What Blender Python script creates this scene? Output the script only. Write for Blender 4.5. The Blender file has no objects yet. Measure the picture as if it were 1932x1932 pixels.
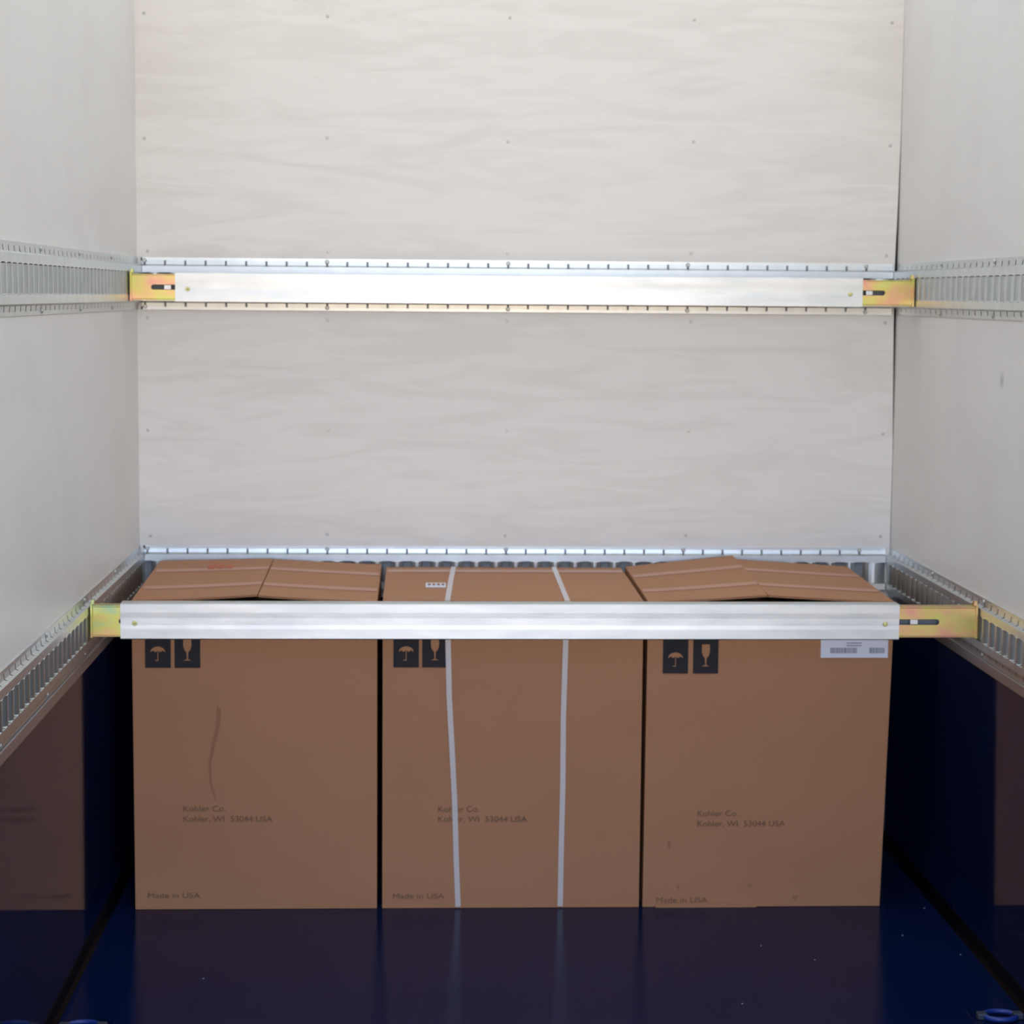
import bpy, bmesh, math, random
from mathutils import Vector, Matrix
random.seed(7)
scene = bpy.context.scene
COL = scene.collection
HW = 0.965          # half of the cargo body's inner width
DB = 5.387          # back wall
OY = -0.35          # rear opening
RZ = 2.36           # roof height

# ------------------------------------------------------------------ camera
F, YAW, PIT, ROL = 3989.3, 0.04504, 0.10252, 0.00813
cam_d = bpy.data.cameras.new('camera'); cam = bpy.data.objects.new('camera', cam_d); COL.objects.link(cam)
cam_d.sensor_width = 36; cam_d.sensor_fit = 'HORIZONTAL'; cam_d.lens = F / 1932 * 36
cam_d.clip_start = 0.02
cam_d.dof.use_dof = True; cam_d.dof.focus_distance = 3.2; cam_d.dof.aperture_fstop = 11.0   # the photograph is slightly soft
fw = Vector((math.sin(YAW) * math.cos(PIT), math.cos(YAW) * math.cos(PIT), -math.sin(PIT)))
rt = Vector((math.cos(YAW), -math.sin(YAW), 0)); up = rt.cross(fw)
c, s = math.cos(ROL), math.sin(ROL)
r2 = rt * c + up * s; u2 = up * c - rt * s
cam.matrix_world = Matrix(((r2.x, u2.x, -fw.x, -0.2591), (r2.y, u2.y, -fw.y, 0.0), (r2.z, u2.z, -fw.z, 1.4217), (0, 0, 0, 1)))
scene.camera = cam
scene.view_settings.view_transform = 'Standard'; scene.view_settings.look = 'None'
scene.view_settings.gamma = 1; scene.view_settings.use_curve_mapping = False
scene.view_settings.exposure = 0.0

# ------------------------------------------------------------------ daylight
SKY = 5.3
world = bpy.data.worlds.new('world'); scene.world = world; world.use_nodes = True
wn, wl = world.node_tree.nodes, world.node_tree.links
wn.clear()
wo = wn.new('ShaderNodeOutputWorld'); bg = wn.new('ShaderNodeBackground')
tc = wn.new('ShaderNodeTexCoord'); sx = wn.new('ShaderNodeSeparateXYZ'); rp = wn.new('ShaderNodeValToRGB')
mp = wn.new('ShaderNodeMapRange'); mp.inputs[1].default_value = -1; mp.inputs[2].default_value = 1
wl.new(tc.outputs['Generated'], sx.inputs[0]); wl.new(sx.outputs['Z'], mp.inputs[0]); wl.new(mp.outputs[0], rp.inputs[0])
wl.new(rp.outputs[0], bg.inputs[0]); wl.new(bg.outputs[0], wo.inputs[0])
cr = rp.color_ramp
cr.elements[0].position = 0.0; cr.elements[0].color = (0.74, 0.55, 0.35, 1)      # pale sunlit yard
cr.elements[1].position = 1.0; cr.elements[1].color = (0.20, 0.36, 0.75, 1)      # zenith
e = cr.elements.new(0.495); e.color = (0.86, 0.65, 0.41, 1)
e = cr.elements.new(0.505); e.color = (0.79, 0.90, 1.12, 1)
e = cr.elements.new(0.62); e.color = (0.53, 0.73, 1.14, 1)
# the sky and the yard are brighter on the sun's side (right, behind the camera)
dt = wn.new('ShaderNodeVectorMath'); dt.operation = 'DOT_PRODUCT'; dt.inputs[1].default_value = (0.85, -0.45, 0.28)
wl.new(tc.outputs['Generated'], dt.inputs[0])
gl = wn.new('ShaderNodeMapRange'); gl.inputs[1].default_value = -1; gl.inputs[2].default_value = 1; gl.inputs[3].default_value = 0.5 * SKY; gl.inputs[4].default_value = 1.5 * SKY
wl.new(dt.outputs['Value'], gl.inputs[0]); wl.new(gl.outputs[0], bg.inputs[1])
pd = bpy.data.lights.new('door_portal', 'AREA'); pd.shape = 'RECTANGLE'; pd.size = 2 * HW; pd.size_y = RZ
pd.cycles.is_portal = True
po = bpy.data.objects.new('door_portal', pd); COL.objects.link(po); po.location = (0, OY, RZ / 2)
po.rotation_euler = (math.radians(90), 0, 0)     # faces into the body
sd = bpy.data.lights.new('sun', 'SUN'); sd.energy = 4.5; sd.angle = 0.01; sd.color = (1.0, 0.93, 0.80)
so = bpy.data.objects.new('sun', sd); COL.objects.link(so)
so.rotation_euler = Vector((-0.45, 0.20, -0.85)).to_track_quat('-Z', 'Y').to_euler()

# ------------------------------------------------------------------ materials
def mat(name, col, rough=0.5, metal=0.0, spec=0.5, noise=None, bump=None, aniso=0.0):
    """noise=(scale xyz, amount, second colour); bump=(scale xyz, strength)"""
    m = bpy.data.materials.new(name); m.use_nodes = True
    nt = m.node_tree; b = nt.nodes['Principled BSDF']
    b.inputs['Base Color'].default_value = (*col, 1); b.inputs['Roughness'].default_value = rough
    b.inputs['Metallic'].default_value = metal; b.inputs['Specular IOR Level'].default_value = spec
    tco = nt.nodes.new('ShaderNodeTexCoord')
    def tex(scale, detail=4):
        mpp = nt.nodes.new('ShaderNodeMapping'); mpp.inputs['Scale'].default_value = scale
        nt.links.new(tco.outputs['Object'], mpp.inputs[0])
        n = nt.nodes.new('ShaderNodeTexNoise'); n.inputs['Scale'].default_value = 1; n.inputs['Detail'].default_value = detail
        nt.links.new(mpp.outputs[0], n.inputs['Vector']); return n
    if noise:
        n = tex(noise[0]); r = nt.nodes.new('ShaderNodeValToRGB')
        r.color_ramp.elements[0].position = 0.5 - noise[1]; r.color_ramp.elements[1].position = 0.5 + noise[1]
        r.color_ramp.elements[0].color = (*col, 1); r.color_ramp.elements[1].color = (*noise[2], 1)
        nt.links.new(n.outputs['Fac'], r.inputs[0]); nt.links.new(r.outputs[0], b.inputs['Base Color'])
        m['ramp'] = r.name
    if bump:
        n = tex(bump[0]); bp = nt.nodes.new('ShaderNodeBump'); bp.inputs['Strength'].default_value = bump[1]
        bp.inputs['Distance'].default_value = 0.002
        nt.links.new(n.outputs['Fac'], bp.inputs['Height']); nt.links.new(bp.outputs[0], b.inputs['Normal'])
    return m

def ply(name, col, dark, grain, scuffs=()):
    """white coated plywood: wavy grain along one axis, plus scuff marks (centre, half sizes, depth)"""
    m = mat(name, col, 0.42, spec=0.45)
    nt = m.node_tree; b = nt.nodes['Principled BSDF']; tco = nt.nodes['Texture Coordinate']
    mpp = nt.nodes.new('ShaderNodeMapping'); mpp.inputs['Scale'].default_value = grain
    n = nt.nodes.new('ShaderNodeTexNoise'); n.inputs['Scale'].default_value = 1; n.inputs['Detail'].default_value = 5
    n.inputs['Distortion'].default_value = 1.2
    nt.links.new(tco.outputs['Object'], mpp.inputs[0]); nt.links.new(mpp.outputs[0], n.inputs['Vector'])
    r = nt.nodes.new('ShaderNodeValToRGB'); r.color_ramp.elements[0].position = 0.36; r.color_ramp.elements[1].position = 0.56
    r.color_ramp.elements[0].color = (*dark, 1); r.color_ramp.elements[1].color = (*col, 1)
    nt.links.new(n.outputs['Fac'], r.inputs[0]); last = r.outputs[0]
    for ctr, half, amt in scuffs:
        mm = nt.nodes.new('ShaderNodeMapping'); mm.vector_type = 'POINT'
        mm.inputs['Scale'].default_value = tuple(1 / h for h in half)
        mm.inputs['Location'].default_value = tuple(-a / h for a, h in zip(ctr, half))
        g = nt.nodes.new('ShaderNodeTexGradient'); g.gradient_type = 'SPHERICAL'
        nt.links.new(tco.outputs['Object'], mm.inputs[0]); nt.links.new(mm.outputs[0], g.inputs[0])
        mu = nt.nodes.new('ShaderNodeMath'); mu.operation = 'MULTIPLY'; mu.inputs[1].default_value = amt
        nt.links.new(g.outputs['Fac'], mu.inputs[0])
        mx = nt.nodes.new('ShaderNodeMixRGB'); mx.inputs[2].default_value = (0.12, 0.11, 0.11, 1)
        nt.links.new(mu.outputs[0], mx.inputs[0]); nt.links.new(last, mx.inputs[1]); last = mx.outputs[0]
    nt.links.new(last, b.inputs['Base Color'])
    bp = nt.nodes.new('ShaderNodeBump'); bp.inputs['Strength'].default_value = 0.15; bp.inputs['Distance'].default_value = 0.002
    nt.links.new(n.outputs['Fac'], bp.inputs['Height']); nt.links.new(bp.outputs[0], b.inputs['Normal'])
    return m

M = {}
M['white_back'] = ply('white_plywood', (0.80, 0.785, 0.76), (0.752, 0.730, 0.703), (3.2, 1, 19))
M['white_side'] = ply('white_side_plywood', (0.78, 0.765, 0.74), (0.75, 0.73, 0.71), (1, 2.0, 3.0),
                      [((HW, 4.39, 1.25), (0.02, 0.022, 0.022), 0.5)])
M['navy'] = mat('navy_gloss_panel', (0.0012, 0.0065, 0.036), 0.06, spec=0.12, bump=((6, 2, 6), 0.02))
M['floor'] = mat('navy_coated_floor', (0.0018, 0.0075, 0.040), 0.09, spec=0.07, noise=((5, 5, 5), 0.3, (0.003, 0.010, 0.046)), bump=((900, 900, 900), 0.05))
M['black'] = mat('dull_black', (0.0008, 0.0010, 0.003), 0.5, spec=0.08)
M['galv'] = mat('galvanised_rail', (0.65, 0.68, 0.68), 0.38, 1.0, noise=((30, 30, 30), 0.25, (0.58, 0.61, 0.61)))
M['tube'] = mat('galvanised_beam', (0.64, 0.655, 0.645), 0.42, 1.0, noise=((7, 30, 30), 0.16, (0.53, 0.56, 0.565)), bump=((14, 60, 40), 0.12))
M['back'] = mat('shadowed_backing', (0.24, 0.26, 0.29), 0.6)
M['alu'] = mat('aluminium_trim', (0.50, 0.50, 0.52), 0.40, 1.0)
M['zincs'] = mat('screw_zinc', (0.50, 0.51, 0.49), 0.45, 0.7)
M['card'] = mat('brown_cardboard', (0.43, 0.208, 0.106), 0.65, spec=0.25, noise=((3, 3, 6), 0.35, (0.39, 0.188, 0.096)), bump=((60, 60, 6), 0.06))
M['card_in'] = mat('cardboard_inside', (0.36, 0.19, 0.11), 0.8, spec=0.1)
M['ink'] = mat('black_ink', (0.022, 0.020, 0.024), 0.6, spec=0.2)
M['ink_text'] = mat('faded_print', (0.17, 0.095, 0.060), 0.65, spec=0.2)
M['strap'] = mat('white_plastic_strap', (0.60, 0.54, 0.53), 0.4, spec=0.3)
M['label'] = mat('white_paper_label', (0.72, 0.74, 0.85), 0.5)
M['grey_ink'] = mat('grey_print', (0.16, 0.17, 0.24), 0.6)
M['tape'] = mat('clear_tape', (0.47, 0.23, 0.14), 0.45, spec=0.4)
M['redink'] = mat('orange_red_print', (0.46, 0.11, 0.03), 0.6)
M['smudge'] = mat('dirt_smudge', (0.32, 0.148, 0.082), 0.7, spec=0.2)
M['rivet_y'] = mat('yellow_rivet', (0.60, 0.60, 0.28), 0.4, 1.0)
M['lug'] = mat('dull_steel_lug', (0.05, 0.065, 0.10), 0.5, 0.5)
M['ringblue'] = mat('blue_steel_ring', (0.008, 0.028, 0.20), 0.45, 0.0)
M['speck'] = mat('pale_grit', (0.25, 0.27, 0.36), 0.8)
z = mat('yellow_zinc_plate', (0.72, 0.58, 0.26), 0.40, 1.0, noise=((14, 14, 22), 0.5, (0.6, 0.6, 0.3)))
r = z.node_tree.nodes[z['ramp']].color_ramp
r.elements[0].position = 0.30; r.elements[0].color = (0.66, 0.34, 0.24, 1)
r.elements[1].position = 0.72; r.elements[1].color = (0.34, 0.50, 0.32, 1)
e = r.elements.new(0.45); e.color = (0.62, 0.45, 0.19, 1)
e = r.elements.new(0.58); e.color = (0.55, 0.54, 0.16, 1)
M['zinc'] = z
# translucent white fibreglass roof sheet
g = bpy.data.materials.new('translucent_roof'); g.use_nodes = True; nt = g.node_tree; nt.nodes.clear()
o_ = nt.nodes.new('ShaderNodeOutputMaterial'); a_ = nt.nodes.new('ShaderNodeBsdfDiffuse'); t_ = nt.nodes.new('ShaderNodeBsdfTranslucent'); x_ = nt.nodes.new('ShaderNodeMixShader')
a_.inputs[0].default_value = (0.80, 0.79, 0.76, 1); t_.inputs[0].default_value = (0.87, 0.74, 0.53, 1); x_.inputs[0].default_value = 0.35
nt.links.new(a_.outputs[0], x_.inputs[1]); nt.links.new(t_.outputs[0], x_.inputs[2]); nt.links.new(x_.outputs[0], o_.inputs[0])
M['roof'] = g

# ------------------------------------------------------------------ mesh helpers
def obj(name, bm, m, parent=None, smooth=False, bevel=0):
    me = bpy.data.meshes.new(name)
    bmesh.ops.recalc_face_normals(bm, faces=bm.faces)
    bm.to_mesh(me); bm.free()
    for mm in (m if isinstance(m, (list, tuple)) else [m]): me.materials.append(M[mm])
    if smooth:
        for p in me.polygons: p.use_smooth = True
    o = bpy.data.objects.new(name, me); COL.objects.link(o)
    if parent: o.parent = parent
    if bevel:
        b = o.modifiers.new('bevel', 'BEVEL'); b.width = bevel; b.segments = 2; b.limit_method = 'ANGLE'
    return o
def bx(bm, lo, hi, mi=0):
    x0, y0, z0 = lo; x1, y1, z1 = hi
    v = [bm.verts.new(p) for p in ((x0, y0, z0), (x1, y0, z0), (x1, y1, z0), (x0, y1, z0), (x0, y0, z1), (x1, y0, z1), (x1, y1, z1), (x0, y1, z1))]
    for f in ((0, 3, 2, 1), (4, 5, 6, 7), (0, 1, 5, 4), (1, 2, 6, 5), (2, 3, 7, 6), (3, 0, 4, 7)):
        fc = bm.faces.new([v[i] for i in f]); fc.material_index = mi
def box(name, lo, hi, m, parent=None, bevel=0):
    bm = bmesh.new(); bx(bm, lo, hi); return obj(name, bm, m, parent, bevel=bevel)
def cyl(bm, c, axis, r, h, seg=12, r2=None):
    a = Vector(axis).normalized(); q = a.to_track_quat('Z', 'Y').to_matrix().to_4x4()
    bmesh.ops.create_cone(bm, cap_ends=True, segments=seg, radius1=r, radius2=r if r2 is None else r2, depth=h,
                          matrix=Matrix.Translation(Vector(c) + a * h / 2) @ q)
def prism(bm, pts, d):
    """pts: planar polygon (3D), extruded by vector d"""
    a = [bm.verts.new(p) for p in pts]; b = [bm.verts.new(Vector(p) + Vector(d)) for p in pts]
    bm.faces.new(a); bm.faces.new(b[::-1])
    for i in range(len(a)):
        j = (i + 1) % len(a); bm.faces.new((a[i], a[j], b[j], b[i]))
def struct(o): o['kind'] = 'structure'; return o
def tag(o, label, cat, group=None):
    o['label'] = label; o['category'] = cat
    if group: o['group'] = group
    return o
def empty(name, loc):
    o = bpy.data.objects.new(name, None); COL.objects.link(o); o.location = loc; o.empty_display_size = 0.1; return o
def keep(o, root):
    """parent a world-space mesh under root placed elsewhere"""
    o.parent = root; o.matrix_parent_inverse = Matrix.Translation(root.location).inverted(); return o

# ------------------------------------------------------------------ the cargo body
LZ0, LZ1 = 0.648, 0.778       # lower rail
UZ0, UZ1 = 1.377, 1.508       # upper rail
struct(box('floor', (-HW - .03, OY, -.04), (HW + .03, DB + .03, 0), 'floor'))
bm = bmesh.new()
vs = [bm.verts.new(p) for p in ((-HW - .03, OY, RZ), (HW + .03, OY, RZ), (HW + .03, DB + .03, RZ), (-HW - .03, DB + .03, RZ))]
bm.faces.new(vs); struct(obj('ceiling', bm, 'roof'))
# back wall: white sheet whose right edge leaves a thin tapering gap at the corner
bm = bmesh.new()
prism(bm, [(-HW, DB, 0), (HW - .003, DB, 0), (HW - .001, DB, 1.02), (HW - .007, DB, 1.37), (HW - .008, DB, 1.50), (HW - .004, DB, 1.66), (HW - .001, DB, 1.85), (HW, DB, RZ), (-HW, DB, RZ)], (0, .012, 0))
wb = struct(obj('wall_back', bm, 'white_back'))
box('scuff_panel', (-HW, DB - .001, 0), (HW - .004, DB + .001, LZ0 - .001), 'navy', wb)
bk = box('backing_sheet', (-HW - .03, DB + .013, 0), (HW + .03, DB + .03, RZ), 'black', wb)
walls = {}
for sgn, nm in ((-1, 'left'), (1, 'right')):
    x0, x1 = sorted((sgn * HW, sgn * (HW + .025)))
    w = struct(box('wall_' + nm, (x0, OY, LZ0 - .01), (x1, DB + .012, RZ), 'white_side')); walls[nm] = w
    box('scuff_panel', (x0, OY, 0), (x1, DB + .012, LZ0 - .010), 'navy', w)
    # thin near-black strip along the line where the panel meets the floor
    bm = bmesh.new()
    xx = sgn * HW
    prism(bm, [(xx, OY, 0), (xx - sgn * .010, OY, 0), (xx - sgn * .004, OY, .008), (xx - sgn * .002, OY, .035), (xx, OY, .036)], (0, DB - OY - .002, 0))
    struct(obj('edge_strip_' + nm, bm, 'black'))
    # aluminium capping strip under the lower rail
    a, b = sorted((xx, xx - sgn * .006))
    struct(box('trim_%d' % (1 if sgn < 0 else 2), (a, OY, .6225), (b, DB - .02, .6465), 'alu', bevel=.002))
# wall screws: one mesh shared by all
bm = bmesh.new(); cyl(bm, (0, 0, 0), (0, -1, 0), .0042, .0015, 10, .003)
scr = obj('screw', bm, 'zincs', wb)
first = True
for z0, dz in ((2.112, 0), (1.806, 0), (1.527, 0), (1.357, 0), (1.074, 0), (.806, 0)):
    for x in (-.941, -.488, -.031, .435, .937):
        o = scr if first else scr.copy()
        if not first: COL.objects.link(o); o.parent = wb
        o.location = (x + random.uniform(-.003, .003), DB, z0 + random.uniform(-.004, .004)); first = False

# ------------------------------------------------------------------ slotted logistics rails
P = 0.0508
def rail_mesh(n, length, start):
    """u along the rail, v up (0..0.130), w out of the wall. n slots, first slot centre at start."""
    bm = bmesh.new(); cache = {}
    def V(u, v, w):
        k = (round(u, 5), round(v, 5), round(w, 5))
        if k not in cache: cache[k] = bm.verts.new(k)
        return cache[k]
    def q(*p):
        try: bm.faces.new([V(*a) for a in p])
        except ValueError: pass
    sw, tw = .0095, .0026           # half widths: slot, flange notch
    edges = [0.0]
    for i in range(n):
        cu = start + i * P; edges += [cu - sw, cu - tw, cu + tw, cu + sw]
    edges.append(length)
    W = .013
    def band(v0, w0, v1, w1, u0, u1): q((u0, v0, w0), (u1, v0, w0), (u1, v1, w1), (u0, v1, w1))
    for k in range(len(edges) - 1):
        u0, u1 = edges[k], edges[k + 1]; t = (k - 1) % 4 if k else 3
        notch = (k >= 1 and t == 1 and k < len(edges) - 1); slot = (k >= 1 and t in (0, 1, 2) and k < len(edges) - 1)
        # lower flange / upper flange with a notch beside every slot
        band(0, 0, 0, .0025, u0, u1)
        if notch: band(0, .0025, .007, .0025, u0, u1); band(.123, .0025, .130, .0025, u0, u1)
        else:
            band(0, .0025, .007, .0025, u0, u1); band(.007, .0025, .017, .0035, u0, u1)
            band(.017, .0035, .021, W, u0, u1)
            band(.109, W, .113, .0035, u0, u1); band(.113, .0035, .123, .0025, u0, u1); band(.123, .0025, .130, .0025, u0, u1)
        if notch: band(.019, .008, .021, W, u0, u1); band(.109, W, .111, .008, u0, u1)
        band(.130, .0025, .130, 0, u0, u1)
        band(.021, W, .037, W, u0, u1); band(.093, W, .109, W, u0, u1)
        if slot:
            # lips turned inwards above and below the slot
            band(.037, W, .037, W - .007, u0, u1); band(.093, W - .007, .093, W, u0, u1)
        if not slot:
            # convex web between two slots
            m = 8; pts = []
            for j in range(m + 1):
                a = -1 + 2 * j / m
                pts.append((u0 + (u1 - u0) * j / m, W + .0008 - .0115 * abs(a) ** 2.2))
            for j in range(m):
                (a0, b0), (a1, b1) = pts[j], pts[j + 1]
                f = [(a0, .039, b0), (a1, .039, b1), (a1, .091, b1), (a0, .091, b0)]
                q(*f)
            # close the web's shoulders up to the flat bands
            up_ = [(a, .091, b) for a, b in pts]; dn = [(a, .039, b) for a, b in pts]
            q(*([(u0, .093, W)] + up_ + [(u1, .093, W)])); q(*([(u0, .037, W)] + dn + [(u1, .037, W)]))
    return bm
def rail(name, frame, z0, n, length, start, label, bolts):
    """frame: (origin at v=0, direction of u, direction of w)"""
    org, du, dw = frame
    root = empty(name, (org[0], org[1], z0)); tag(root, label, 'rail', 'slotted cargo rails')
    mt = Matrix((( du[0], 0, dw[0], 0), (du[1], 0, dw[1], 0), (0, 1, 0, 0), (0, 0, 0, 1)))
    bm = rail_mesh(n, length, start)
    bmesh.ops.transform(bm, matrix=mt, verts=bm.verts)
    ob = obj('slotted_track', bm, 'galv', root)
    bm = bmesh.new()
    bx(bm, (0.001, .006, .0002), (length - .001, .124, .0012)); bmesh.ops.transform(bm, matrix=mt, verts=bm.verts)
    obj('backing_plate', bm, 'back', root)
    base = None
    for u in bolts:
        for v in (.0075, .1225):
            if base is None:
                bm = bmesh.new(); cyl(bm, (0, 0, 0), (dw[0], dw[1], 0), .0058, .003, 12, .0038); base = o = obj('bolt', bm, 'zincs', root)
            else:
                o = base.copy(); COL.objects.link(o); o.parent = root
            o.location = mt @ Vector((u, v, .0025))
    return root
LB = 2 * HW - .028
nb = 37; st = -.031 - 18 * P + HW - .014        # a slot sits over the middle screw column
bb = [st + i * P for i in (0, 9, 18, 27, 36)]
rail('cargo_rail', ((-HW + .014, DB, 0), (1, 0), (0, -1)), UZ0, nb, LB, st, 'slotted galvanised rail across the end wall, the upper one, behind the upper beam', bb)
rail('cargo_rail', ((-HW + .014, DB, 0), (1, 0), (0, -1)), LZ0, nb, LB, st, 'slotted galvanised rail across the end wall, the lower one, just behind the cartons', bb)
LS = DB - .004 - OY; ns = int((LS - .04) / P)
sb = [.04 + i * P for i in range(4, ns, 9)]
for sgn, nm in ((-1, 'left'), (1, 'right')):
    for z0, hi in ((UZ0, 'upper'), (LZ0, 'lower')):
        rail('cargo_rail', ((sgn * HW, OY + .001, 0), (0, 1), (-sgn, 0)), z0, ns, LS, .03,
             'slotted galvanised rail along the %s side wall, %s' % (nm, 'the upper one, at chest height' if hi == 'upper' else 'the lower one, above the navy panel'), sb)

# ------------------------------------------------------------------ cargo beams
def beam(y, zc, xl, xr, hl, hr, label, tube_h, bz):
    """y: front face; zc: centre height; xl/xr: tube ends; hl/hr: slot end distance from tube end"""
    root = empty('cargo_beam', (0, y + .02, zc)); tag(root, label, 'cargo beam', 'galvanised cargo beams')
    bm = bmesh.new(); d = .042; h = tube_h / 2
    prof = [(y + .0015, -h), (y, -h + .002), (y, -h * .42), (y + .0004, -h * .20), (y + .0004, h * .20), (y, h * .50), (y, h - .002), (y + .0015, h),
            (y + d - .0015, h), (y + d, h - .002), (y + d, -h + .002), (y + d - .0015, -h)]
    t = .0022; cy = y + d / 2
    inner = [(cy + (a - cy) * (1 - 2 * t / d), b * (1 - t / h)) for a, b in prof]
    ring = []
    for x in (xl, xr):
        ring.append([bm.verts.new((x, a, zc + b)) for a, b in prof]); ring.append([bm.verts.new((x, a, zc + b)) for a, b in inner])
    n = len(prof)
    for i in range(n):
        j = (i + 1) % n
        bm.faces.new((ring[0][i], ring[0][j], ring[2][j], ring[2][i])); bm.faces.new((ring[1][i], ring[1][j], ring[3][j], ring[3][i]))
        bm.faces.new((ring[0][i], ring[0][j], ring[1][j], ring[1][i])); bm.faces.new((ring[2][i], ring[2][j], ring[3][j], ring[3][i]))
    keep(obj('beam_tube', bm, 'tube'), root)
    for sgn, xe, sl in ((-1, xl, hl), (1, xr, hr)):
        xi = xe - sgn * .10; xw = sgn * (HW - .021)      # from inside the tube to the rail
        hh = bz / 2; y0, y1 = y + .0045, y + .0375; th = .003
        bm = bmesh.new()
        xs = [xi, xe + sgn * sl[0], xe + sgn * sl[1], xw]
        # front web with its long adjusting slot: pieces above, below and at both ends, round slot ends
        sh = .0062; xa, xb = xs[1], xs[2]
        def plate(p): prism(bm, [(x, y0, zc + v) for x, v in p], (0, th, 0))
        k = 6
        # top half and bottom half, meeting on the slot's centre line at both ends
        def arc(cx, a0, a1): return [(cx + sgn * sh * math.cos(a0 + (a1 - a0) * i / k), sh * math.sin(a0 + (a1 - a0) * i / k)) for i in range(k + 1)]
        cxa, cxb = xa + sgn * sh, xb - sgn * sh
        top = [(xs[0], 0), (xs[0], hh - .002), (xs[3], hh - .002), (xs[3], 0)] + arc(cxb, 0, math.pi / 2) + arc(cxa, math.pi / 2, math.pi)
        plate(top); plate([(x, -v) for x, v in top])
        a, b = sorted((xi, xw))
        bx(bm, (a, y0, zc + hh - .003), (b, y1, zc + hh)); bx(bm, (a, y0, zc - hh), (b, y1, zc - hh + .003))
        keep(obj('end_fitting', bm, 'zinc'), root)
        # backs of the channel: spring bar and inner web seen through the slot
        bm = bmesh.new()
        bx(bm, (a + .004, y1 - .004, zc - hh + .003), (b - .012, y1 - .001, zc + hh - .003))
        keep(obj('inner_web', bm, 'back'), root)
        bm = bmesh.new(); m0 = xe + sgn * (sl[0] * .5 + sl[1] * .5); bx(bm, (m0 - .008, y0 + .004, zc - .005), (m0 + .008, y1 - .006, zc + .005))
        keep(obj('slide_pin', bm, 'tube'), root)
        # latch foot that drops into the rail slots
        bm = bmesh.new()
        a, b = sorted((xw, xw + sgn * .006)); bx(bm, (a, y0 - .004, zc - hh - .003), (b, y1 + .004, zc + hh + .005))
        a2, b2 = sorted((xw - sgn * .004, xw + sgn * .004)); bx(bm, (a2, y0 - .003, zc + hh + .002), (b2, y0 + .010, zc + hh + .013))
        o = keep(obj('latch_foot', bm, 'zinc', bevel=.0012), root); o['label'] = 'upright yellow zinc foot clipped to the rail'
        bm = bmesh.new(); cyl(bm, (xe - sgn * .030, y + .001, zc - .004), (0, -1, 0), .0062, .0022, 16, .0045)
        bmesh.ops.create_icosphere(bm, subdivisions=1, radius=.003, matrix=Matrix.Translation((xe - sgn * .030, y - .001, zc - .004)))
        o = keep(obj('rivet', bm, 'rivet_y'), root); o['label'] = 'small yellow rivet head'
        bm = bmesh.new(); cyl(bm, (xe + sgn * .012 if sgn < 0 else xw - .030, y + .0045, zc + hh * .55), (0, -1, 0), .0035, .0012, 10)
        if sgn < 0: bm.free()
        else: keep(obj('dimple', bm, 'zinc'), root)
    return root
beam(5.13, 1.4325, -.841, .822, (-.02, .058), (-.02, .056), 'long galvanised beam at the upper rail against the white end wall', .072, .062)
beam(4.46, .7265, -.886, .778, (-.02, .004), (-.02, .088), 'long galvanised beam at the lower rail in front of the three cartons', .077, .066)

# ------------------------------------------------------------------ cartons
YF, YB = 4.80, 5.352
def text_bm(s, size, loc, extrude=.0002, space=1.0):
    cu = bpy.data.curves.new('tmp', 'FONT'); cu.body = s; cu.size = size; cu.space_character = space; cu.extrude = extrude
    o = bpy.data.objects.new('tmp', cu); COL.objects.link(o)
    dg = bpy.context.evaluated_depsgraph_get(); me = bpy.data.meshes.new_from_object(o.evaluated_get(dg))
    bm = bmesh.new(); bm.from_mesh(me)
    w = max(v.co.x for v in bm.verts) - min(v.co.x for v in bm.verts)
    mt = Matrix(((1, 0, 0, loc[0]), (0, 0, -1, loc[1]), (0, 1, 0, loc[2]), (0, 0, 0, 1)))
    bmesh.ops.transform(bm, matrix=mt, verts=bm.verts)
    bpy.data.objects.remove(o); bpy.data.curves.remove(cu); bpy.data.meshes.remove(me)
    return bm, w
def fit_text(s, x0, x1, zb, hgt, y):
    bm, w = text_bm(s, hgt / .70, (0, 0, 0)); k = (x1 - x0) / w
    mn = min(v.co.x for v in bm.verts)
    for v in bm.verts: v.co = ((v.co.x - mn) * k + x0, v.co.y + y, v.co.z + zb)
    return bm
def flap(name, x0, x1, zf, m, root):
    """zf(x,y) top height; a sheet 5 mm thick between x0 and x1"""
    bm = bmesh.new(); nx, ny = 8, 6; T = []; B = []
    ya, yb = YF + .001, YB - .001
    for i in range(nx + 1):
        for j in range(ny + 1):
            x = x0 + (x1 - x0) * i / nx; y = ya + (yb - ya) * j / ny; zz = zf(x, (y - ya) / (yb - ya))
            T.append(bm.verts.new((x, y, zz))); B.append(bm.verts.new((x, y, zz - .005)))
    I = lambda i, j: i * (ny + 1) + j
    for i in range(nx):
        for j in range(ny):
            bm.faces.new((T[I(i, j)], T[I(i + 1, j)], T[I(i + 1, j + 1)], T[I(i, j + 1)]))
            bm.faces.new((B[I(i, j)], B[I(i, j + 1)], B[I(i + 1, j + 1)], B[I(i + 1, j)]))
    for i in range(nx):
        bm.faces.new((T[I(i, 0)], B[I(i, 0)], B[I(i + 1, 0)], T[I(i + 1, 0)])); bm.faces.new((T[I(i, ny)], T[I(i + 1, ny)], B[I(i + 1, ny)], B[I(i, ny)]))
    for j in range(ny):
        bm.faces.new((T[I(0, j)], T[I(0, j + 1)], B[I(0, j + 1)], B[I(0, j)])); bm.faces.new((T[I(nx, j)], B[I(nx, j)], B[I(nx, j + 1)], T[I(nx, j + 1)]))
    return keep(obj(name, bm, m), root)
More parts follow.
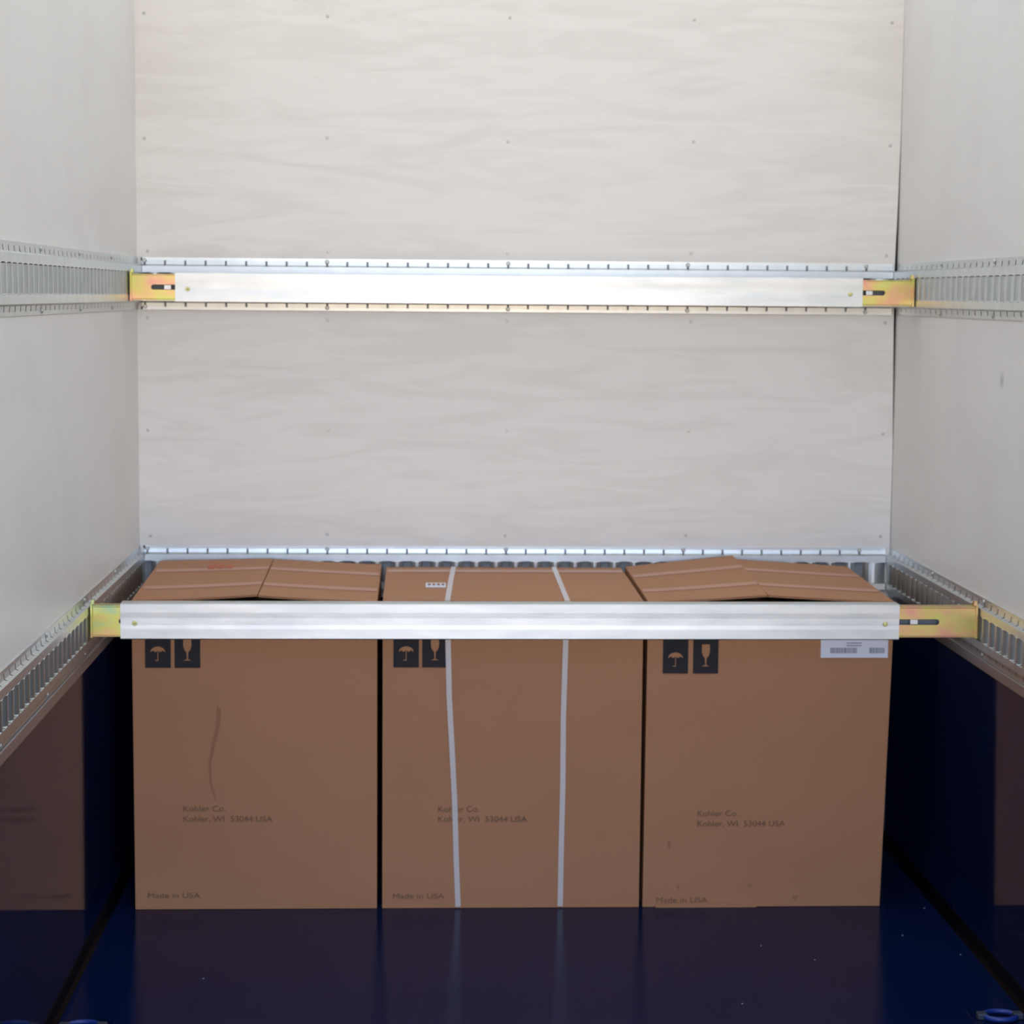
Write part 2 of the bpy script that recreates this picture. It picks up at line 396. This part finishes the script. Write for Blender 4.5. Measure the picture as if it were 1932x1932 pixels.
def body(xa, xb, xta, xtb, bulge, zb, root):
    """front, back and side walls of corrugated board with a slightly bulging front"""
    t = .006; bm = bmesh.new(); nx, nz = 10, 8
    ztop = lambda y: .716 + (zb - .722) * y
    def sheet(P0, P1, inward, yy0, yy1, bul):
        # P0,P1: (bottom xy, top xy) for both ends
        A = []; Bv = []
        for i in range(nx + 1):
            s_ = i / nx
            for k in range(nz + 1):
                q_ = k / nz
                b0 = P0[0].lerp(P0[1], q_); b1 = P1[0].lerp(P1[1], q_); p = b0.lerp(b1, s_)
                zt = ztop(yy0 + (yy1 - yy0) * s_)
                off = -inward * bul * math.sin(math.pi * s_) * math.sin(math.pi * min(1, q_ * 1.0))
                A.append(bm.verts.new((p.x + off.x, p.y + off.y, .001 + q_ * (zt - .001))))
                pi = p + inward * t
                Bv.append(bm.verts.new((pi.x + off.x, pi.y + off.y, .001 + q_ * (zt - .001))))
        I = lambda i, k: i * (nz + 1) + k
        for i in range(nx):
            for k in range(nz):
                bm.faces.new((A[I(i, k)], A[I(i + 1, k)], A[I(i + 1, k + 1)], A[I(i, k + 1)])); bm.faces.new((Bv[I(i, k)], Bv[I(i, k + 1)], Bv[I(i + 1, k + 1)], Bv[I(i + 1, k)]))
            bm.faces.new((A[I(i, nz)], A[I(i + 1, nz)], Bv[I(i + 1, nz)], Bv[I(i, nz)])); bm.faces.new((A[I(i, 0)], Bv[I(i, 0)], Bv[I(i + 1, 0)], A[I(i + 1, 0)]))
        for k in range(nz):
            bm.faces.new((A[I(0, k)], A[I(0, k + 1)], Bv[I(0, k + 1)], Bv[I(0, k)])); bm.faces.new((A[I(nx, k)], Bv[I(nx, k)], Bv[I(nx, k + 1)], A[I(nx, k + 1)]))
    V2 = lambda x, y: Vector((x, y))
    sheet((V2(xa, YF), V2(xta, YF)), (V2(xb, YF), V2(xtb, YF)), V2(0, 1), 0, 0, bulge)
    sheet((V2(xa, YB), V2(xta, YB)), (V2(xb, YB), V2(xtb, YB)), V2(0, -1), 1, 1, 0)
    sheet((V2(xa, YF + t), V2(xta, YF + t)), (V2(xa, YB - t), V2(xta, YB - t)), V2(1, 0), 0, 1, 0)
    sheet((V2(xb, YF + t), V2(xtb, YF + t)), (V2(xb, YB - t), V2(xtb, YB - t)), V2(-1, 0), 0, 1, 0)
    bx(bm, (min(xa, xta) + .012, YF + .01, .001), (max(xb, xtb) - .02, YB - .01, .008))
    return keep(obj('carton_body', bm, 'card'), root)
def follow(o, xa, xb, bul_):
    for v in o.data.vertices:
        s_ = min(1, max(0, (v.co.x - xa) / (xb - xa))); v.co.y -= bul_ * math.sin(math.pi * s_) * math.sin(math.pi * min(1, max(0, v.co.z / .716))) + .0004
    return o
def common(root, x0, sx, txt, made, zsym, fol):
    # two black square symbols: umbrella and wine glass, reversed out of the black
    y = YF - .0009; w = .0585; zt = zsym + .085
    for k, xs in enumerate(sx):
        bm = bmesh.new(); bx(bm, (xs, y, zsym), (xs + w, YF + .002, zt)); p = follow(keep(obj('symbol_square', bm, 'ink'), root), *fol)
        p['label'] = 'black square with %s symbol' % ('an umbrella' if k == 0 else 'a wine glass')
        bm = bmesh.new(); cx = xs + w / 2; yy = y - .0006; c0 = zsym + .036
        if k == 0:
            pts = [(cx + .017 * math.cos(a), c0 + .013 * math.sin(a)) for a in [math.pi * i / 10 for i in range(11)]]
            sc = []
            for q_ in range(1, 6): sc.append((cx - .017 + .034 * q_ / 6, c0 + (.004 if q_ % 2 else 0)))
            prism(bm, [(a, yy, b) for a, b in pts + sc], (0, .0006, 0))
            bx(bm, (cx - .0008, yy, zsym + .018), (cx + .0008, y, c0 + .003)); bx(bm, (cx - .006, yy, zsym + .016), (cx + .0008, y, zsym + .018))
        else:
            pts = [(-.009, .068), (.009, .068), (.0095, .052), (.007, .042), (.002, .036), (.0012, .020), (.009, .017), (-.009, .017), (-.0012, .020), (-.002, .036), (-.007, .042), (-.0095, .052)]
            prism(bm, [(cx + a, yy, zsym + b) for a, b in pts], (0, .0006, 0))
        follow(keep(obj('symbol', bm, 'card'), p), *fol)
    for s_, (a, b, zz, h) in txt:
        follow(keep(obj('printed_text', fit_text(s_, a, b, zz, h, YF - .0008), 'ink_text'), root), *fol)
    follow(keep(obj('printed_text', fit_text('Made in USA', made[0], made[1], made[2], .0125, YF - .0008), 'ink_text'), root), *fol)
def tape(root, y0, y1, x0, x1, zf, name='tape'):
    bm = bmesh.new(); n = 16; rows = []
    for i in range(n + 1):
        x = x0 + (x1 - x0) * i / n
        r_ = []
        for y in (y0, y1):
            t_ = (y - YF) / (YB - YF); r_.append(bm.verts.new((x, y, zf(x, t_) + .0012)))
        rows.append(r_)
    for i in range(n): bm.faces.new((rows[i][0], rows[i + 1][0], rows[i + 1][1], rows[i][1]))
    o = keep(obj(name, bm, 'tape'), root)
    sl = o.modifiers.new('thick', 'SOLIDIFY'); sl.thickness = .0006; sl.offset = -1
    return o
lerp = lambda a, b, t: a + (b - a) * t
# left carton
root = empty('cardboard_carton', (-.628, YF, 0)); tag(root, 'brown cardboard carton at the left, lid flaps slightly raised, no straps', 'cardboard box', 'cartons in a row')
body(-.906, -.3495, -.908, -.350, .004, .742, root)
xm = -.622
def zl(x, t):
    if x <= xm: s_ = (x + .908) / (xm + .908); return lerp(lerp(.7225, .7365, s_ ** 1.5), lerp(.744, .750, s_), t)
    s_ = (x - xm) / (-.350 - xm); return lerp(lerp(.7365, .7215, s_ ** .8), lerp(.750, .736, s_), t)
flap('top_flap', -.908, xm - .001, zl, 'card', root); flap('top_flap', xm + .001, -.350, lambda x, t: zl(x, t) - .0015, 'card', root)
for y0 in (5.17, 4.935): tape(root, y0, y0 + .042, -.90, xm - .002, zl); tape(root, y0, y0 + .042, xm + .002, -.353, lambda x, t: zl(x, t) - .0015)
bm = bmesh.new(); bx(bm, (-.902, YF + .008, .700), (-.356, YF + .20, .705)); keep(obj('inner_flap', bm, 'card_in'), root)
common(root, -.906, (-.8785, -.8115), [('Kohler Co.', (-.794, -.697, .2325, .0135)), ('Kohler, WI  53044 USA', (-.794, -.590, .2085, .0135))], (-.877, -.757, .028), .567, (-.907, -.350, .004))
bm = bmesh.new()
for i in range(3): bx(bm, (-.775 + i * .022, 5.20, zl(-.75, .75) - .001), (-.758 + i * .022, 5.31, zl(-.75, .8) + .0016))
o = keep(obj('printed_mark', bm, 'redink'), root); o['label'] = 'small orange red print on the lid'
bm = bmesh.new()   # long rub mark
pts = [(-.716, .485), (-.706, .47), (-.709, .43), (-.722, .38), (-.730, .34), (-.728, .30), (-.718, .26), (-.721, .256), (-.734, .30), (-.736, .345), (-.728, .39), (-.719, .43)]
prism(bm, [(a, YF - .0004, b) for a, b in pts], (0, .0008, 0)); o = follow(keep(obj('rub_mark', bm, 'smudge'), root), -.907, -.350, .004); o['label'] = 'long faint rub mark down the front'
# middle carton
root2 = empty('cardboard_carton', (-.037, YF, 0)); tag(root2, 'brown cardboard carton in the middle, bound by two upright white straps', 'cardboard box', 'cartons in a row')
body(-.337, .261, -.337, .262, .003, .728, root2)
zm = lambda x, t: lerp(.7225, .7285, t)
flap('top_flap', -.337, .262, zm, 'card', root2)
tape(root2, 5.255, 5.30, -.333, .258, zm)
common(root2, -.337, (-.3125, -.2465), [('Kohler Co.', (-.208, -.113, .2300, .0135)), ('Kohler, WI  53044 USA', (-.208, -.002, .2060, .0135))], (-.312, -.193, .024), .568, (-.337, .261, .003))
def strap(path):
    """ribbon 13 mm wide following (x,y,z,normal) points"""
    bm = bmesh.new(); w = .0062; rows = []
    for (x, y, zz, nn) in path:
        nn = Vector(nn).normalized() * .0009; p = Vector((x, y, zz))
        rows.append([bm.verts.new(p + Vector((-w, 0, 0)) + nn), bm.verts.new(p + Vector((w, 0, 0)) + nn), bm.verts.new(p + Vector((w, 0, 0)) - nn * .2), bm.verts.new(p + Vector((-w, 0, 0)) - nn * .2)])
    for a, b in zip(rows, rows[1:]):
        for i in range(4): j = (i + 1) % 4; bm.faces.new((a[i], a[j], b[j], b[i]))
    bm.faces.new(rows[0]); bm.faces.new(rows[-1][::-1])
    return keep(obj('strap', bm, 'strap'), root2)
bul = lambda zz: .004 * math.sin(math.pi * min(1, zz / .716)) + .0006
for fr, tp in (([(.004, -.161), (.12, -.166), (.25, -.170), (.36, -.176), (.50, -.184), (.62, -.187), (.7225, -.189)], [(0, -.189), (.5, -.178), (1, -.166)]),
               ([(.004, .077), (.15, .078), (.30, .0800), (.45, .0795), (.62, .083), (.7225, .086)], [(0, .086), (.5, .088), (1, .090)])):
    pa = [(x, YF - bul(zz), zz, (0, -1, 0)) for zz, x in fr] + [(fr[-1][1], YF - .0005, .7232, (0, -1, 1))]
    pa += [(x, YF + .003 + (YB - YF - .003) * t, zm(0, t) + .0008, (0, 0, 1)) for t, x in tp] + [(tp[-1][1], YB + .0012, .727, (0, 1, .5)), (tp[-1][1], YB + .0012, .01, (0, 1, 0))]
    strap(pa)
bm = bmesh.new(); zz = zm(0, .4) + .0008
bx(bm, (-.238, 5.00, zz - .0006), (-.190, 5.075, zz + .0006)); o = keep(obj('sticker', bm, 'label'), root2); o['label'] = 'small white sticker on the lid beside the strap'
bm = bmesh.new()
for i in range(4): bx(bm, (-.233 + i * .011, 5.03, zz + .0006), (-.226 + i * .011, 5.06, zz + .0009))
keep(obj('printed_text', bm, 'smudge'), o)
# right carton
root3 = empty('cardboard_carton', (.556, YF, 0)); tag(root3, 'brown cardboard carton at the right, lid peaked, white shipping label', 'cardboard box', 'cartons in a row')
body(.270, .828, .273, .845, .003, .732, root3)
xm3 = .550
def zr(x, t):
    s_ = (x - .273) / (xm3 - .273); return lerp(lerp(.7215, .7375, max(0, s_) ** 1.3), lerp(.731, .761, s_), t)
def zr2(x, t):
    s_ = (x - xm3) / (.845 - xm3); return lerp(lerp(.7372, .7215, max(0, s_) ** .9), lerp(.7515, .733, s_), t)
flap('top_flap', .273, xm3 - .001, zr, 'card', root3); flap('top_flap', xm3 + .001, .845, zr2, 'card', root3)
for y0 in (5.16, 4.93): tape(root3, y0, y0 + .042, .277, xm3 - .002, zr); tape(root3, y0, y0 + .042, xm3 + .002, .838, zr2)
bm = bmesh.new(); bx(bm, (.280, YF + .008, .700), (.828, YF + .20, .705)); keep(obj('inner_flap', bm, 'card_in'), root3)
common(root3, .272, (.3085, .3785), [('Kohler Co.', (.395, .489, .2180, .0135)), ('Kohler, WI  53044 USA', (.395, .600, .1935, .0135))], (.302, .422, .0115), .554, (.272, .836, .003))
bm = bmesh.new(); bx(bm, (.675, YF - .0012, .591), (.832, YF + .001, .672)); lb = keep(obj('shipping_label', bm, 'label'), root3); lb['label'] = 'white paper shipping label with barcode'; follow(lb, .272, .836, .003)
bm = bmesh.new(); x = .697
while x < .760:
    w = random.choice((.0008, .0012, .002)); bx(bm, (x, YF - .0016, .6015), (x + w, YF - .0012, .6145)); x += w + random.choice((.0008, .0012))
follow(keep(obj('barcode', bm, 'grey_ink'), lb), .272, .836, .003)
bm = bmesh.new(); x = .788
while x < .824:
    w = random.choice((.0008, .0012, .002)); bx(bm, (x, YF - .0016, .6015), (x + w, YF - .0012, .6145)); x += w + random.choice((.0008, .0012))
for zz in (.6185, .6245): bx(bm, (.735, YF - .0016, zz), (.770, YF - .0012, zz + .002))
follow(keep(obj('barcode', bm, 'grey_ink'), lb), .272, .836, .003)
for x, zz, a, b in ((.330, .150, .004, .011), (.628, .022, .007, .006), (.520, .052, .006, .004), (.352, .048, .003, .006)):
    bm = bmesh.new(); prism(bm, [(x + a * math.cos(t) * (1 + .3 * math.sin(3 * t)), YF - .0004, zz + b * math.sin(t)) for t in [math.pi * k / 5 for k in range(10)]], (0, .0008, 0))
    follow(keep(obj('dirt_spot', bm, 'smudge'), root3), .272, .836, .003)
# torn bottom edge, left half of the front
bm = bmesh.new()
prism(bm, [(.300, YF - .0055, .0005), (.535, YF - .0055, .0005), (.541, YF - .0055, .006), (.420, YF - .0055, .0125), (.300, YF - .0055, .009)], (0, .004, 0))
keep(obj('torn_edge', bm, 'card'), root3)

# ------------------------------------------------------------------ tie-down rings set in the floor, and grit
def ring_fitting(x, y, label):
    root = empty('tie_down_ring', (x, y, 0)); tag(root, label, 'tie-down ring', 'floor tie-down rings')
    bm = bmesh.new(); bx(bm, (x - .055, y - .055, 0), (x + .055, y + .055, .003)); keep(obj('plate', bm, 'navy', bevel=.001), root)
    for sx_ in (-1, 1):
        bm = bmesh.new(); bx(bm, (x + sx_ * .036 - .010, y - .010, .003), (x + sx_ * .036 + .010, y + .012, .016)); keep(obj('lug', bm, 'lug', bevel=.003), root)
    bm = bmesh.new(); R, rr, N, K = .032, .0055, 28, 8; rows = []
    for i in range(N):
        a = 2 * math.pi * i / N; cx, cy = x + R * math.cos(a), y - .0 + R * .8 * math.sin(a)
        rows.append([bm.verts.new((cx + rr * math.cos(b) * math.cos(a), cy + rr * math.cos(b) * math.sin(a), .0095 + rr * math.sin(b))) for b in [2 * math.pi * k / K for k in range(K)]])
    for i in range(N):
        for k in range(K): bm.faces.new((rows[i][k], rows[(i + 1) % N][k], rows[(i + 1) % N][(k + 1) % K], rows[i][(k + 1) % K]))
    keep(obj('ring', bm, 'ringblue', smooth=True), root)
ring_fitting(-.900, 3.99, 'blue steel tie-down ring on the floor by the left wall')
ring_fitting(.897, 4.015, 'blue steel tie-down ring on the floor by the right wall')
bm = bmesh.new()
for x, y in ((.83, 4.57), (.925, 4.43), (.60, 4.40), (.40, 4.12), (.93, 4.78), (.50, 4.5), (-.70, 4.3)):
    bmesh.ops.create_icosphere(bm, subdivisions=1, radius=.0022, matrix=Matrix.Translation((x, y, .001)) @ Matrix.Diagonal((1, 1, .5, 1)))
o = obj('floor_grit', bm, 'speck'); tag(o, 'pale specks of grit scattered on the dark floor', 'grit'); o['kind'] = 'stuff'
